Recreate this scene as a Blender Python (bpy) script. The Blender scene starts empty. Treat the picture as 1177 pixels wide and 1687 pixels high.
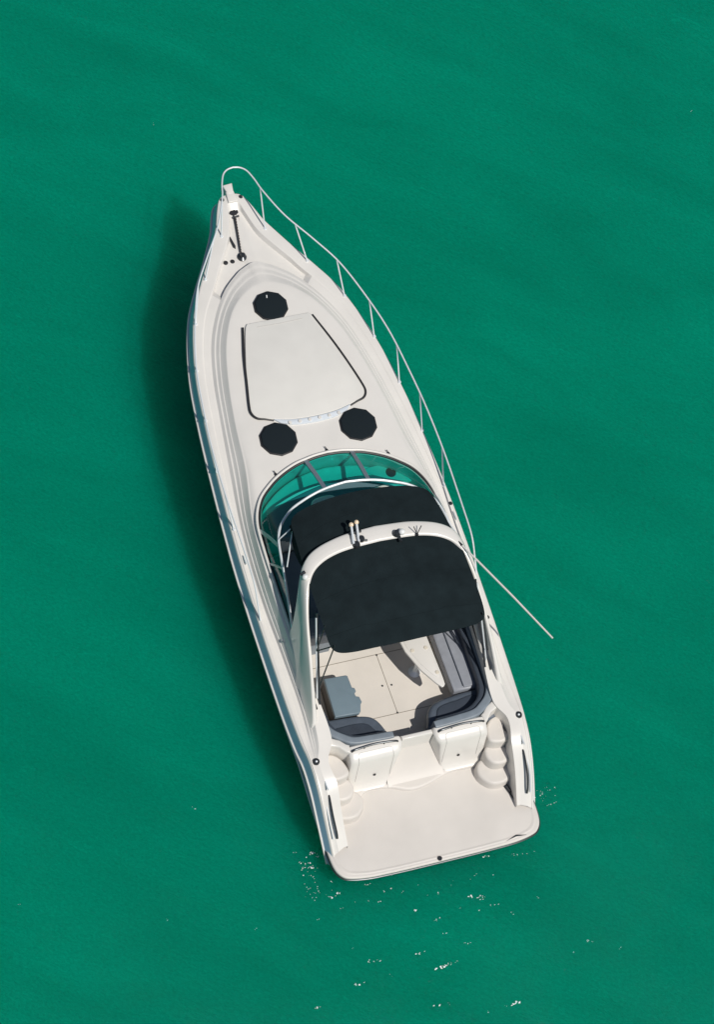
import bpy, bmesh, math, random
from mathutils import Vector, Matrix, noise
random.seed(7)
C = bpy.context.scene.collection
sc = bpy.context.scene

# ------------------------------------------------------------------ camera
cam_d = bpy.data.cameras.new("camera"); cam = bpy.data.objects.new("camera", cam_d); C.objects.link(cam)
sc.camera = cam
_R = Vector((0.93195547, -0.31460744, 0.18022532)); _U = Vector((0.19482198, 0.85373924, 0.48288063))
_F = Vector((0.30578327, 0.41491139, -0.85693940))
m = Matrix((_R, _U, -_F)).transposed().to_4x4(); m.translation = Vector((-17.867383, -18.653931, 52.416363))
cam.matrix_world = m
cam_d.sensor_fit = 'VERTICAL'; cam_d.sensor_height = 24.0; cam_d.lens = 24.0 * 5777.95 / 1687.0
cam_d.clip_start = 1.0; cam_d.clip_end = 3000.0
sc.render.resolution_x = 715; sc.render.resolution_y = 1024

# ------------------------------------------------------------------ light
SUN = Vector((0.22, -0.60, 1.0)).normalized()          # direction towards the sun
sl = bpy.data.lights.new("sun", 'SUN'); sun = bpy.data.objects.new("sun", sl); C.objects.link(sun)
sl.energy = 3.55; sl.angle = math.radians(0.5); sl.color = (1.0, 0.965, 0.90)
sun.rotation_euler = SUN.to_track_quat('Z', 'Y').to_euler(); sun.location = SUN * 40
w = bpy.data.worlds.new("World"); sc.world = w; w.use_nodes = True
nt = w.node_tree; bg = nt.nodes['Background']
sky = nt.nodes.new('ShaderNodeTexSky'); sky.sky_type = 'NISHITA'; sky.sun_disc = False
sky.sun_elevation = math.asin(SUN.z); sky.sun_rotation = math.atan2(SUN.x, SUN.y)
nt.links.new(sky.outputs[0], bg.inputs[0]); bg.inputs[1].default_value = 0.055
sc.view_settings.view_transform = 'Standard'; sc.view_settings.look = 'None'
sc.view_settings.exposure = 0.0; sc.view_settings.gamma = 1.0
sc.cycles.max_bounces = 10; sc.cycles.transparent_max_bounces = 12

# ------------------------------------------------------------------ materials
def mat(name, col, rough=0.5, metal=0.0, coat=0.0, spec=0.5, var=0.0, vscale=3.0, bump=0.0, bscale=40.0, sheen=0.0):
    mt = bpy.data.materials.new(name); mt.use_nodes = True
    n = mt.node_tree; b = n.nodes['Principled BSDF']
    b.inputs['Base Color'].default_value = (*col, 1); b.inputs['Roughness'].default_value = rough
    b.inputs['Metallic'].default_value = metal; b.inputs['Coat Weight'].default_value = coat
    b.inputs['Coat Roughness'].default_value = 0.08
    b.inputs['Specular IOR Level'].default_value = spec; b.inputs['Sheen Weight'].default_value = sheen
    tc = n.nodes.new('ShaderNodeTexCoord')
    if var > 0:
        t = n.nodes.new('ShaderNodeTexNoise'); t.inputs['Scale'].default_value = vscale; t.inputs['Detail'].default_value = 6
        n.links.new(tc.outputs['Object'], t.inputs['Vector'])
        r = n.nodes.new('ShaderNodeValToRGB')
        r.color_ramp.elements[0].position = 0.3; r.color_ramp.elements[1].position = 0.7
        r.color_ramp.elements[0].color = (*[c * (1 - var) for c in col], 1); r.color_ramp.elements[1].color = (*[min(1, c * (1 + var * .5)) for c in col], 1)
        n.links.new(t.outputs['Fac'], r.inputs[0]); n.links.new(r.outputs[0], b.inputs['Base Color'])
    if bump > 0:
        t = n.nodes.new('ShaderNodeTexNoise'); t.inputs['Scale'].default_value = bscale; t.inputs['Detail'].default_value = 4
        n.links.new(tc.outputs['Object'], t.inputs['Vector'])
        bp = n.nodes.new('ShaderNodeBump'); bp.inputs['Strength'].default_value = bump; bp.inputs['Distance'].default_value = 0.01
        n.links.new(t.outputs['Fac'], bp.inputs['Height']); n.links.new(bp.outputs[0], b.inputs['Normal'])
    return mt
GEL = mat('white_gelcoat', (.72, .69, .645), .32, coat=.3, var=.05, vscale=1.6, bump=.05, bscale=3)
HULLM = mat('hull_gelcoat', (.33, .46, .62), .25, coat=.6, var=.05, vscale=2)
NONSKID = mat('nonskid_deck', (.685, .635, .575), .6, var=.06, vscale=2.2, bump=.25, bscale=180)
PLATM = mat('platform_gelcoat', (.645, .605, .56), .5, var=.06, vscale=1.5, bump=.2, bscale=160)
CLOTH = mat('black_canvas', (.011, .0185, .0212), .9, var=.22, vscale=4, bump=.5, bscale=22, spec=.12)
MESHM = mat('black_mesh_cover', (.0115, .0175, .0215), .85, bump=.6, bscale=150, spec=.12)
STEEL = mat('polished_steel', (.82, .85, .87), .34, metal=.3)
DSTEEL = mat('dark_anodised_rail', (.06, .065, .07), .3, metal=.6)
ALU = mat('brushed_aluminium', (.42, .45, .48), .35, metal=.75)
RUBR = mat('black_rubber', (.02, .02, .022), .45)
VINYL = mat('slate_grey_vinyl', (.20, .235, .27), .45, var=.12, vscale=6, bump=.25, bscale=14)
VINYL2 = mat('pale_grey_vinyl', (.27, .285, .32), .45, var=.1, vscale=6, bump=.25, bscale=14)
NAVY = mat('dark_navy_vinyl_and_shade', (.045, .056, .075), .4, var=.15, vscale=6, bump=.3, bscale=14)
SLATE = mat('slate_vinyl', (.085, .105, .135), .38, var=.15, vscale=6, bump=.3, bscale=14)
BOXM = mat('grey_box_shell', (.16, .22, .26), .45, var=.06, vscale=5)
CREAM = mat('cream_fibreglass', (.66, .60, .50), .45, var=.05)
SEAM = mat('dark_seam', (.22, .19, .15), .8)
SEAML = mat('faint_seam', (.50, .48, .45), .8)
PANELM = mat('sun_pad_surface', (.685, .665, .62), .5, var=.04, vscale=2.5, bump=.12, bscale=5)
GLASSD = mat('clear_plastic', (.8, .8, .78), .08, coat=1)
WARM = mat('pale_gold_cap', (.85, .66, .46), .15, coat=1)
ORANGE = mat('brass_fitting', (.8, .62, .35), .2, metal=.8)

def glass_mat():
    mt = bpy.data.materials.new('green_tinted_glass'); mt.use_nodes = True; n = mt.node_tree
    n.nodes.remove(n.nodes['Principled BSDF']); out = n.nodes['Material Output']
    tr = n.nodes.new('ShaderNodeBsdfTransparent'); tr.inputs[0].default_value = (.03, .66, .60, 1)
    gl = n.nodes.new('ShaderNodeBsdfGlossy'); gl.inputs[0].default_value = (.9, 1, 1, 1); gl.inputs[1].default_value = .04
    lw = n.nodes.new('ShaderNodeLayerWeight'); pw = n.nodes.new('ShaderNodeMath'); pw.operation = 'POWER'; pw.inputs[1].default_value = 4
    fr = n.nodes.new('ShaderNodeMath'); fr.operation = 'MULTIPLY_ADD'; fr.inputs[1].default_value = .7; fr.inputs[2].default_value = .05
    n.links.new(lw.outputs['Facing'], pw.inputs[0]); n.links.new(pw.outputs[0], fr.inputs[0])
    mx = n.nodes.new('ShaderNodeMixShader')
    n.links.new(fr.outputs[0], mx.inputs[0]); n.links.new(tr.outputs[0], mx.inputs[1]); n.links.new(gl.outputs[0], mx.inputs[2])
    n.links.new(mx.outputs[0], out.inputs[0]); return mt
GLASS = glass_mat()

# ------------------------------------------------------------------ helpers
def obj(name, verts, faces, material, parent=None, smooth=35, mats=None, fmats=None):
    me = bpy.data.meshes.new(name); me.from_pydata([tuple(v) for v in verts], [], faces); me.validate()
    bm = bmesh.new(); bm.from_mesh(me); bmesh.ops.remove_doubles(bm, verts=bm.verts, dist=1e-5)
    bmesh.ops.recalc_face_normals(bm, faces=bm.faces); bm.to_mesh(me); bm.free()
    me.materials.append(material)
    if smooth:
        me.polygons.foreach_set('use_smooth', [True] * len(me.polygons)); me.set_sharp_from_angle(angle=math.radians(smooth))
    o = bpy.data.objects.new(name, me); C.objects.link(o)
    if parent: o.parent = parent
    return o
class MB:
    def __init__(s): s.v = []; s.f = []
    def add(s, v, f):
        k = len(s.v); s.v += [Vector(q) for q in v]; s.f += [tuple(i + k for i in q) for q in f]; return s
    def grid(s, rows, closed=False, flip=False):
        n = len(rows[0]); v = [p for r in rows for p in r]; f = []
        for i in range(len(rows) - 1):
            for j in range(n if closed else n - 1):
                a = i * n + j; b = i * n + (j + 1) % n
                f.append((a, b, b + n, a + n))
        return s.add(v, f)
    def tube(s, pts, r=.015, n=8, cap=True, closed=False):
        pts = [Vector(p) for p in pts]; rows = []; N = len(pts)
        up = Vector((0, 0, 1))
        for i, p in enumerate(pts):
            if closed: t = pts[(i + 1) % N] - pts[i - 1]
            else: t = pts[min(i + 1, N - 1)] - pts[max(i - 1, 0)]
            t.normalize(); a = t.cross(up)
            if a.length < .05: a = t.cross(Vector((0, 1, 0)))
            a.normalize(); b = t.cross(a)
            rr = r[i] if isinstance(r, (list, tuple)) else r
            rows.append([p + a * math.cos(q * 2 * math.pi / n) * rr + b * math.sin(q * 2 * math.pi / n) * rr for q in range(n)])
        if closed: rows.append(rows[0])
        k = len(s.v); s.grid(rows, closed=True)
        if cap and not closed:
            s.f.append(tuple(k + i for i in range(n))); e = k + (len(rows) - 1) * n; s.f.append(tuple(e + i for i in range(n)))
        return s
    def lathe(s, c, prof, n=20, axis=Vector((0, 0, 1))):
        q = Vector((0, 0, 1)).rotation_difference(axis.normalized()); c = Vector(c)
        rows = [[c + q @ Vector((r * math.cos(t * 2 * math.pi / n), r * math.sin(t * 2 * math.pi / n), z)) for t in range(n)] for r, z in prof]
        return s.grid(rows, closed=True)
    def prism(s, out, z0, z1, bev=.02, seg=3, top=None, taper=0.0):
        """extruded outline with its top edge rounded; top(x,y) optional height offset"""
        out = [Vector((p[0], p[1])) for p in out]; n = len(out)
        ar = sum(out[i].x * out[(i + 1) % n].y - out[(i + 1) % n].x * out[i].y for i in range(n))
        if ar < 0: out.reverse()
        def inset(d):
            res = []
            for i in range(n):
                a = (out[i] - out[i - 1]).normalized(); b = (out[(i + 1) % n] - out[i]).normalized()
                na = Vector((-a.y, a.x)); nb = Vector((-b.y, b.x)); mm = (na + nb)
                if mm.length < 1e-4: mm = na
                mm.normalize(); k = max(.45, mm.dot(na)); res.append(out[i] + mm * d / k)
            return res
        H = (lambda x, y: 0) if top is None else top
        rows = [[Vector((p.x, p.y, z0)) for p in inset(-taper)]]
        for k in range(seg + 1):
            a = k / seg * math.pi / 2
            ins = inset(bev * (1 - math.cos(a))); rows.append([Vector((p.x, p.y, z1 - bev + bev * math.sin(a) + H(p.x, p.y))) for p in ins])
        k0 = len(s.v); s.grid(rows, closed=True); e = k0 + (len(rows) - 1) * n
        s.f.append(tuple(e + i for i in range(n))); s.f.append(tuple(k0 + i for i in range(n)))
        return s
    def box(s, x0, x1, y0, y1, z0, z1, bev=.01): return s.prism([(x0, y0), (x1, y0), (x1, y1), (x0, y1)], z0, z1, bev)
    def sphere(s, c, r, n=12):
        return s.lathe(c, [(max(1e-4, r * math.sin(i * math.pi / n)), -r * math.cos(i * math.pi / n)) for i in range(n + 1)], n * 2)
    def build(s, name, material, parent=None, smooth=35): return obj(name, s.v, s.f, material, parent, smooth)
def cat(P, n=8, closed=False):
    """Catmull-Rom through points (any dimension tuples) -> list of Vectors"""
    P = [Vector(p) for p in P]; N = len(P); out = []
    rng = range(N if closed else N - 1)
    for i in rng:
        p0 = P[(i - 1) % N] if closed or i > 0 else P[0] * 2 - P[1]
        p1 = P[i]; p2 = P[(i + 1) % N]
        p3 = P[(i + 2) % N] if closed or i + 2 < N else P[-1] * 2 - P[-2]
        for k in range(n):
            t = k / n; out.append(.5 * ((2 * p1) + (-p0 + p2) * t + (2 * p0 - 5 * p1 + 4 * p2 - p3) * t * t + (-p0 + 3 * p1 - 3 * p2 + p3) * t ** 3))
    if not closed: out.append(P[-1].copy())
    return out
def mir(pts): return [Vector((-p[0], *p[1:])) for p in pts]
def ushape(half):
    """half: stern -> bow centre on starboard; returns port-stern -> bow -> starboard-stern"""
    half = [Vector(p) for p in half]
    return mir(half) + list(reversed(half))[1:]
def lerp(a, b, t): return a + (b - a) * t
def interp(x, xs, ys):
    if x <= xs[0]: return ys[0]
    for i in range(len(xs) - 1):
        if x <= xs[i + 1]: return lerp(ys[i], ys[i + 1], (x - xs[i]) / (xs[i + 1] - xs[i]))
    return ys[-1]
def tag(o, label=None, catg=None, group=None, kind=None):
    if label: o['label'] = label
    if catg: o['category'] = catg
    if group: o['group'] = group
    if kind: o['kind'] = kind
    return o

# ================================================================== WATER
def water_mat():
    mt = bpy.data.materials.new('turbid_green_sea'); mt.use_nodes = True; n = mt.node_tree; b = n.nodes['Principled BSDF']
    L = n.links
    tc = n.nodes.new('ShaderNodeTexCoord')
    def noise_t(scale, detail, rot=0, sx=1, sy=1, rough=.55, dist=0):
        mp = n.nodes.new('ShaderNodeMapping'); mp.vector_type = 'TEXTURE'; mp.inputs['Rotation'].default_value = (0, 0, -.85 + rot * .25); mp.inputs['Scale'].default_value = (1 / sx, 1 / sy, 1)
        t = n.nodes.new('ShaderNodeTexNoise'); t.inputs['Scale'].default_value = scale; t.inputs['Detail'].default_value = detail
        t.inputs['Roughness'].default_value = rough; t.inputs['Distortion'].default_value = dist
        L.new(tc.outputs['Object'], mp.inputs[0]); L.new(mp.outputs[0], t.inputs['Vector']); return t
    big = noise_t(.22, 5, .62, 1, 3.0, .6, .6); r = n.nodes.new('ShaderNodeValToRGB')
    r.color_ramp.elements[0].position = .3; r.color_ramp.elements[1].position = .72
    r.color_ramp.elements[0].color = (.0002, .184, .112, 1); r.color_ramp.elements[1].color = (.0003, .232, .143, 1)
    gr = noise_t(13, 6, .5, 1, 1.7, .85, .5); mr = n.nodes.new('ShaderNodeMapRange'); mr.inputs['From Min'].default_value = .3; mr.inputs['From Max'].default_value = .7
    mr.inputs['To Min'].default_value = .76; mr.inputs['To Max'].default_value = 1.24; L.new(gr.outputs['Fac'], mr.inputs['Value'])
    st = noise_t(1.3, 7, .6, 1, 3.2, .72, 1.2); ms = n.nodes.new('ShaderNodeMapRange'); ms.inputs['From Min'].default_value = .62; ms.inputs['From Max'].default_value = .80
    ms.inputs['To Min'].default_value = 1.0; ms.inputs['To Max'].default_value = 1.38; L.new(st.outputs['Fac'], ms.inputs['Value'])
    mu = n.nodes.new('ShaderNodeMath'); mu.operation = 'MULTIPLY'; L.new(mr.outputs[0], mu.inputs[0]); L.new(ms.outputs[0], mu.inputs[1])
    vm = n.nodes.new('ShaderNodeVectorMath'); vm.operation = 'SCALE'; L.new(r.outputs[0], vm.inputs[0]); L.new(mu.outputs[0], vm.inputs['Scale'])
    L.new(big.outputs['Fac'], r.inputs[0]); L.new(vm.outputs[0], b.inputs['Base Color'])
    b.inputs['Roughness'].default_value = .07; b.inputs['IOR'].default_value = 1.333
    b.inputs['Subsurface Weight'].default_value = 1.0; b.inputs['Subsurface Radius'].default_value = (.5, 1.0, .9); b.inputs['Subsurface Scale'].default_value = 8.5; b.inputs['Specular IOR Level'].default_value = .2
    s1 = noise_t(1.1, 5, .45, 1, 2.4, .6, .4); s2 = noise_t(7, 6, .45, 1, 1.9, .65, .3); s3 = noise_t(34, 3, .3, 1, 1.3, .7)
    b1 = n.nodes.new('ShaderNodeBump'); b1.inputs['Strength'].default_value = .5; b1.inputs['Distance'].default_value = .07; L.new(s1.outputs['Fac'], b1.inputs['Height'])
    b2 = n.nodes.new('ShaderNodeBump'); b2.inputs['Strength'].default_value = .55; b2.inputs['Distance'].default_value = .03; L.new(s2.outputs['Fac'], b2.inputs['Height']); L.new(b1.outputs[0], b2.inputs['Normal'])
    b3 = n.nodes.new('ShaderNodeBump'); b3.inputs['Strength'].default_value = .6; b3.inputs['Distance'].default_value = .012; L.new(s3.outputs['Fac'], b3.inputs['Height']); L.new(b2.outputs[0], b3.inputs['Normal'])
    L.new(b3.outputs[0], b.inputs['Normal'])
    return mt
WATER = water_mat()
W_ = MB(); W_.add([(-600, -600, 0), (600, -600, 0), (600, 600, 0), (-600, 600, 0), (-600, -600, -8), (600, -600, -8), (600, 600, -8), (-600, 600, -8)],
                  [(0, 1, 2, 3), (4, 7, 6, 5), (0, 4, 5, 1), (1, 5, 6, 2), (2, 6, 7, 3), (3, 7, 4, 0)])
wat = W_.build('water', WATER, smooth=0); tag(wat, kind='structure')

# ================================================================== YACHT
yacht = bpy.data.objects.new('motor_yacht', None); C.objects.link(yacht)
tag(yacht, 'white motor cruiser with black canvas tops floating on green water', 'motor yacht')

# half curves, stern -> bow
S = [(1.80, .45, .468), (1.86, 1.0, .93), (1.89, 1.45, 1.22), (1.91, 1.85, 1.33), (1.94, 2.2, 1.325), (1.965, 2.8, 1.345), (1.98, 3.7, 1.41), (1.985, 4.6, 1.475),
     (1.975, 5.5, 1.55), (1.945, 6.3, 1.62), (1.893, 7.15, 1.68), (1.81, 8.1, 1.72), (1.70, 8.95, 1.73), (1.54, 9.65, 1.75), (1.33, 10.27, 1.77), (1.06, 10.77, 1.78),
     (.84, 11.13, 1.79), (.655, 11.45, 1.80), (.45, 11.83, 1.81), (.315, 12.18, 1.83), (.20, 12.38, 1.84), (0, 12.45, 1.84)]
K0 = [(1.74, .48), (1.78, 1.0), (1.79, 1.42), (1.81, 1.8), (1.79, 2.15), (1.755, 2.85), (1.78, 3.75), (1.815, 4.6), (1.815, 5.4), (1.77, 6.2), (1.66, 7.1), (1.54, 8.0),
      (1.41, 8.85), (1.235, 9.55), (.985, 10.1), (.68, 10.55), (.36, 10.84), (.22, 10.92), (.15, 10.95), (.1, 10.965), (.05, 10.975), (0, 10.98)]
KI = [(1.68, .5, .52), (1.74, 1.0, .95), (1.74, 1.40, 1.24), (1.765, 1.78, 1.35), (1.66, 2.12, 1.415), (1.62, 2.9, 1.57), (1.655, 3.8, 1.72), (1.675, 4.65, 1.81), (1.66, 5.45, 1.86),
      (1.60, 6.1, 1.87), (1.42, 7.0, 1.90), (1.33, 7.85, 1.91), (1.20, 8.65, 1.92), (1.01, 9.38, 1.925), (.74, 9.95, 1.93), (.46, 10.26, 1.925), (.22, 10.40, 1.92),
      (.14, 10.42, 1.92), (.1, 10.43, 1.92), (.06, 10.435, 1.92), (.03, 10.44, 1.92), (0, 10.44, 1.92)]
WB = [(1.575, .55, .53), (1.61, 1.02, .95), (1.615, 1.40, 1.24), (1.66, 1.76, 1.345), (1.50, 2.13, 1.41), (1.54, 2.9, 1.57), (1.59, 3.8, 1.73), (1.61, 4.7, 1.83), (1.605, 5.5, 1.88),
      (1.56, 6.0, 1.90), (1.40, 6.36, 1.92), (1.15, 6.60, 1.93), (.90, 6.76, 1.935), (.62, 6.88, 1.94), (.4, 6.93, 1.945), (.22, 6.96, 1.95), (.12, 6.965, 1.95),
      (.08, 6.97, 1.95), (.06, 6.972, 1.95), (.04, 6.974, 1.95), (.02, 6.975, 1.95), (0, 6.975, 1.95)]
SUB = 10
Sh = cat(S, SUB); K0h = cat([(*p, 0) for p in K0], SUB); KIh = cat(KI, SUB); WBh = cat(WB, SUB)
NH = len(Sh)
def frac(i): return i / SUB
def smooth01(t): t = max(0, min(1, t)); return t * t * (3 - 2 * t)
BW = {15: (.80, 10.72), 16: (.655, 10.98), 17: (.50, 11.22), 18: (.27, 11.62), 19: (.15, 12.03), 20: (.10, 12.22), 21: (0, 12.25)}
Bc = [Vector((lerp(S[i][0], K0[i][0], .55), lerp(S[i][1], K0[i][1], .55))) if i < 15 else Vector(BW[i]) for i in range(22)]
Bh = cat([(*p, 0) for p in Bc], SUB)
rings = []
def ring(fn): rings.append([fn(i) for i in range(NH)])
def deckz(i): return Sh[i].z
def drop(i):     # the anchor well is sunk below the bulwark forward of station 14.6
    return .075 * smooth01((frac(i) - 14.55) / .30)
def xy(a, b, t): return a.x + (b.x - a.x) * t, a.y + (b.y - a.y) * t
def P(a, b, t, z): x, y = xy(a, b, t); return Vector((x, y, z))
ring(lambda i: Vector((Sh[i].x, Sh[i].y, Sh[i].z - .035)))
ring(lambda i: P(Sh[i], K0h[i], .0, Sh[i].z - .035) + (Vector((-.012, 0, .025))))
ring(lambda i: Vector((Sh[i].x - .035 if Sh[i].x > .04 else Sh[i].x * .2, Sh[i].y - (.03 if frac(i) > 19 else 0), Sh[i].z)))
ring(lambda i: P(Sh[i], Bh[i], .5, deckz(i) + .008))
ring(lambda i: P(Sh[i], Bh[i], .93, deckz(i) + .008))
ring(lambda i: P(Sh[i], Bh[i], 1.0, deckz(i) + .003))
ring(lambda i: P(Bh[i], K0h[i], .05, deckz(i) - drop(i) * .5))
ring(lambda i: P(Bh[i], K0h[i], .10 if frac(i) > 14 else .1, deckz(i) - drop(i)))
ring(lambda i: P(Bh[i], K0h[i], .6, deckz(i) - drop(i) + .006))
ring(lambda i: P(Bh[i], K0h[i], .985, deckz(i) - drop(i) * .95 + .008))
def trunk(t, hfr, back=0):
    def f(i):
        z0 = deckz(i) + .008; z1 = KIh[i].z
        q = P(K0h[i], KIh[i], t, lerp(z0, z1, hfr)); return q
    return f
for t, h in ((0.0, 0.02), (.03, .05), (.10, .14), (.17, .22), (.195, .235), (.275, .245), (.30, .265), (.38, .36), (.46, .46), (.485, .475), (.53, .485), (.555, .51), (.72, .74), (.87, .95), (.905, .975), (1.0, 1.0)):
    ring(trunk(t, h))
def topring(t):
    def f(i):
        z = lerp(KIh[i].z, WBh[i].z, t); k = smooth01((frac(i) - 8.8) / 2)
        return P(KIh[i], WBh[i], t, z + .015 * k * math.sin(math.pi * t))
    return f
for t in (.06, .2, .4, .6, .8, .93): ring(topring(t))
ring(lambda i: WBh[i].copy())
# raised windshield moulding, then inner lip and the cockpit side wall
def inset(v, i, d):
    a = WBh[max(0, i - 1)]; b = WBh[min(NH - 1, i + 1)]; t = Vector((b.x - a.x, b.y - a.y)); t.normalize()
    return Vector((v.x - t.y * -d * -1 if False else v.x - abs(t.y) * d * (1 if t.y >= 0 else -1), v.y - abs(t.x) * d * (1 if t.x <= 0 else -1) * (1 if frac(i) > 4 else 0), v.z))
def lip(d, dz):
    def f(i):
        k = smooth01((frac(i) - 4.6) / .8)
        q = inset(WBh[i], i, d); return Vector((max(q.x, 0) if i < NH - 1 else 0, q.y, WBh[i].z + dz * k))
    return f
ring(lip(.015, .022)); ring(lip(.045, .025)); ring(lip(.065, .0))
def wallbottom(i):
    q = lip(.07, 0)(i); zf = .44 if frac(i) < 3.9 else .69
    return Vector((q.x, q.y, zf))
ring(wallbottom)
db = MB(); db.grid([ushape(r) for r in rings])
deck = db.build('deck', GEL, yacht, smooth=13)

# hull: sheer -> topsides -> rub rail -> chine -> keel
def hullrow(i):
    s = Sh[i]; y = s.y; f = frac(i)
    flare = interp(f, [0, 2, 4, 8, 12, 16, 19, 21], [0.02, .07, .13, .15, .26, .55, .62, .6])    # how far the chine pulls in
    chx = s.x * (1 - flare); chy = y - interp(f, [0, 12, 16, 21], [0, .05, .35, .95]); chz = interp(f, [0, 6, 12, 16, 21], [.10, .12, .3, .62, .85])
    kx = chx * .12; ky = chy - .1; kz = interp(f, [0, 12, 16, 21], [-.55, -.6, -.45, .25])
    s2 = Vector((s.x + .03, y, s.z - .13)); s3 = Vector((s.x + .055, y, s.z - .23))
    if f > 19.5: s2.x = s.x + .03 * (21 - f) / 1.5; s3.x = s.x + .055 * (21 - f) / 1.5
    s4 = Vector((s3.x - .03 if f < 20 else s3.x, y - .01, s3.z - .05))
    rows = [Vector((s.x, y, s.z - .035)), s2, s3, s4]
    c = Vector((chx, chy, chz))
    for t in (.25, .5, .75):
        q = s4.lerp(c, t); q.x -= .10 * flare * math.sin(math.pi * t); rows.append(q)
    rows += [c, Vector((chx * .95, chy, chz - .06)), Vector((chx * .55, chy - .03, lerp(chz, kz, .5))), Vector((0 if f >= 20.9 else kx, ky, kz)), Vector((0, ky, kz - .02))]
    return rows
hr = [hullrow(i) for i in range(NH)]
nr = len(hr[0]); hb = MB()
hb.grid([ushape([hr[i][k] for i in range(NH)]) for k in range(nr)])
# transom closing plate under the platform
a = hr[0]; hb.add([q for q in a] + [Vector((-q.x, q.y, q.z)) for q in reversed(a)], [tuple(range(2 * nr))])
hull = hb.build('hull', HULLM, yacht, smooth=30)
def rubline(zoff, xoff, f0=0, f1=21):
    out = []
    for i in range(NH):
        if f0 <= frac(i) <= f1:
            s = Sh[i]; k = 1 if frac(i) < 19.5 else (21 - frac(i)) / 1.5
            out.append(Vector((s.x + xoff * k, s.y + (.02 if frac(i) > 20.5 else 0), s.z + zoff)))
    return out
rr_ = MB(); rr_.tube(ushape(rubline(-.235, .06)), .021, 8)
rub = rr_.build('rub_rail', GEL, hull)
for sgn in (-1, 1):
    st = MB(); pts = []
    for i in range(NH):
        f = frac(i)
        if f <= 8.5:
            s = Sh[i]; pts.append(Vector((sgn * (s.x * interp(f, [0, 2, 4, 8.5], [.985, .97, .955, .965]) + .03), s.y, interp(f, [0, 3, 6, 8.5], [.36, .58, .80, 1.05]))))
    st.tube(pts, .022, 6); st.build('spray_rail', GEL, hull)

# swim platform
def platform_outline():
    half = [(1.80, 1.9), (1.84, 1.0), (1.855, .55), (1.83, .25), (1.74, .09), (1.6, .02), (1.3, -.03), (.9, -.045), (.5, -.05), (0, -.05)]
    h = cat([(*p, 0) for p in half], 6)
    return [(p.x, p.y) for p in h] + [(-p.x, p.y) for p in reversed(h)][1:]
po = platform_outline()
plat = MB().prism(po, .16, .45, .03, 4, taper=-.10).build('swim_platform', PLATM, yacht, smooth=50)
def inner(pts, d):
    c = [];
    for x, y in pts: c.append((x * (1 - d / 1.84), y + d * (1 if y < .5 else .3)))
    return c
# shallow bevelled rim line, rub strip around the platform edge
pr = MB(); pr.tube([Vector((x * 1.004, y - .008, .395)) for x, y in po if y < 1.8], .014, 8); pr.build('rub_strip', DSTEEL, plat)
ri = MB(); pts = [(x, y) for x, y in po if y < .5]
rows = []
for d, z in ((.055, .449), (.065, .456), (.08, .456), (.11, .449)):
    rows.append([Vector((x * (1 - d / 1.84), y + d, z)) for x, y in pts])
ri.grid(rows); ri.build('rim_moulding', PLATM, plat)
lad = MB()   # ladder hatch hinges, drain and tow eye on the platform
lad.lathe((-.06, -.005, .45), [(.001, .03), (.03, .03), (.04, .02), (.04, 0)], 16)
lad.build('tow_eye', DSTEEL, plat)
ev = MB(); ev.prism([(1.14, .015), (1.33, .05), (1.52, .04), (1.34, .085)], .449, .458, .004); ev.build('ladder_latch', DSTEEL, plat)

# raised shelf at the foot of the transom
sh = MB(); out = cat([(-1.60, 1.25, 0), (-1.2, 1.18, 0), (-.9, 1.42, 0), (-.5, 1.40, 0), (-.15, 1.27, 0), (.2, 1.30, 0), (.6, 1.42, 0), (.95, 1.42, 0)], 6)
sh.prism([(p.x, p.y) for p in out] + [(1.6, 1.4), (1.62, 2.2), (-1.62, 2.2)], .44, .51, .045, 5); sh.build('platform_shelf', PLATM, plat)

# stern steps each side
stepo = [([(1.24, 1.60), (1.27, 1.78), (1.36, 1.92), (1.48, 1.98), (1.58, 1.94), (1.60, 1.82), (1.57, 1.72), (1.62, 1.58), (1.50, 1.50), (1.32, 1.52)], 1.10),
         ([(1.18, 1.40), (1.22, 1.56), (1.40, 1.64), (1.55, 1.60), (1.57, 1.50), (1.62, 1.40), (1.55, 1.27), (1.42, 1.22), (1.26, 1.26)], .86),
         ([(1.03, 1.18), (1.05, 1.36), (1.20, 1.48), (1.42, 1.46), (1.56, 1.36), (1.62, 1.20), (1.58, 1.06), (1.40, .97), (1.18, 1.0)], .63)]
for sg in (-1, 1):
    for out, zt in stepo:
        o2 = [(p.x * sg, p.y) for p in cat([(*q, 0) for q in out], 5, True)]
        MB().prism(o2, .44, zt, .05, 5, taper=.015).build('stern_step', PLATM, yacht, smooth=60)

# transom blocks: lockers with moulded top, hatch seams and grab rails
def transom_block(x0, x1, flat_out, name='transom_locker'):
    t = MB(); rows = []
    prof = [(1.93, .7), (1.93, 1.33), (1.905, 1.355), (1.80, 1.355), (1.70, 1.30), (1.66, 1.27), (1.635, 1.22), (1.58, .85), (1.53, .60), (1.49, .53), (1.44, .505)]
    xs = [x0, x0 + .004, x0 + .02, x0 + .05] + [lerp(x0 + .08, x1 - .08, k / 10) for k in range(11)] + [x1 - .05, x1 - .02, x1 - .004, x1]
    for k, x in enumerate(xs):
        e = min(x - x0, x1 - x); d = .05 * (1 - math.sqrt(max(0, 1 - max(0, 1 - e / .08) ** 2)))
        rw = []
        for y, z in prof:
            sft = max(0, 1.74 - y) * .8; inn = (x1 - x) / (x1 - x0) if x0 > 0 else (x - x0) / (x1 - x0)
            xx = x + (sft if x0 > 0 else -sft) * inn ** 2
            rw.append(Vector((xx, lerp(y, 1.8, d / .05 * .12), z - (d if z > .9 else 0))))
        rows.append(rw)
    t.grid(rows)
    k = len(t.v); n = len(prof); t.f.append(tuple(range(n))); t.f.append(tuple(k - n + i for i in range(n)))
    return t.build(name, GEL, yacht, smooth=40)
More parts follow.
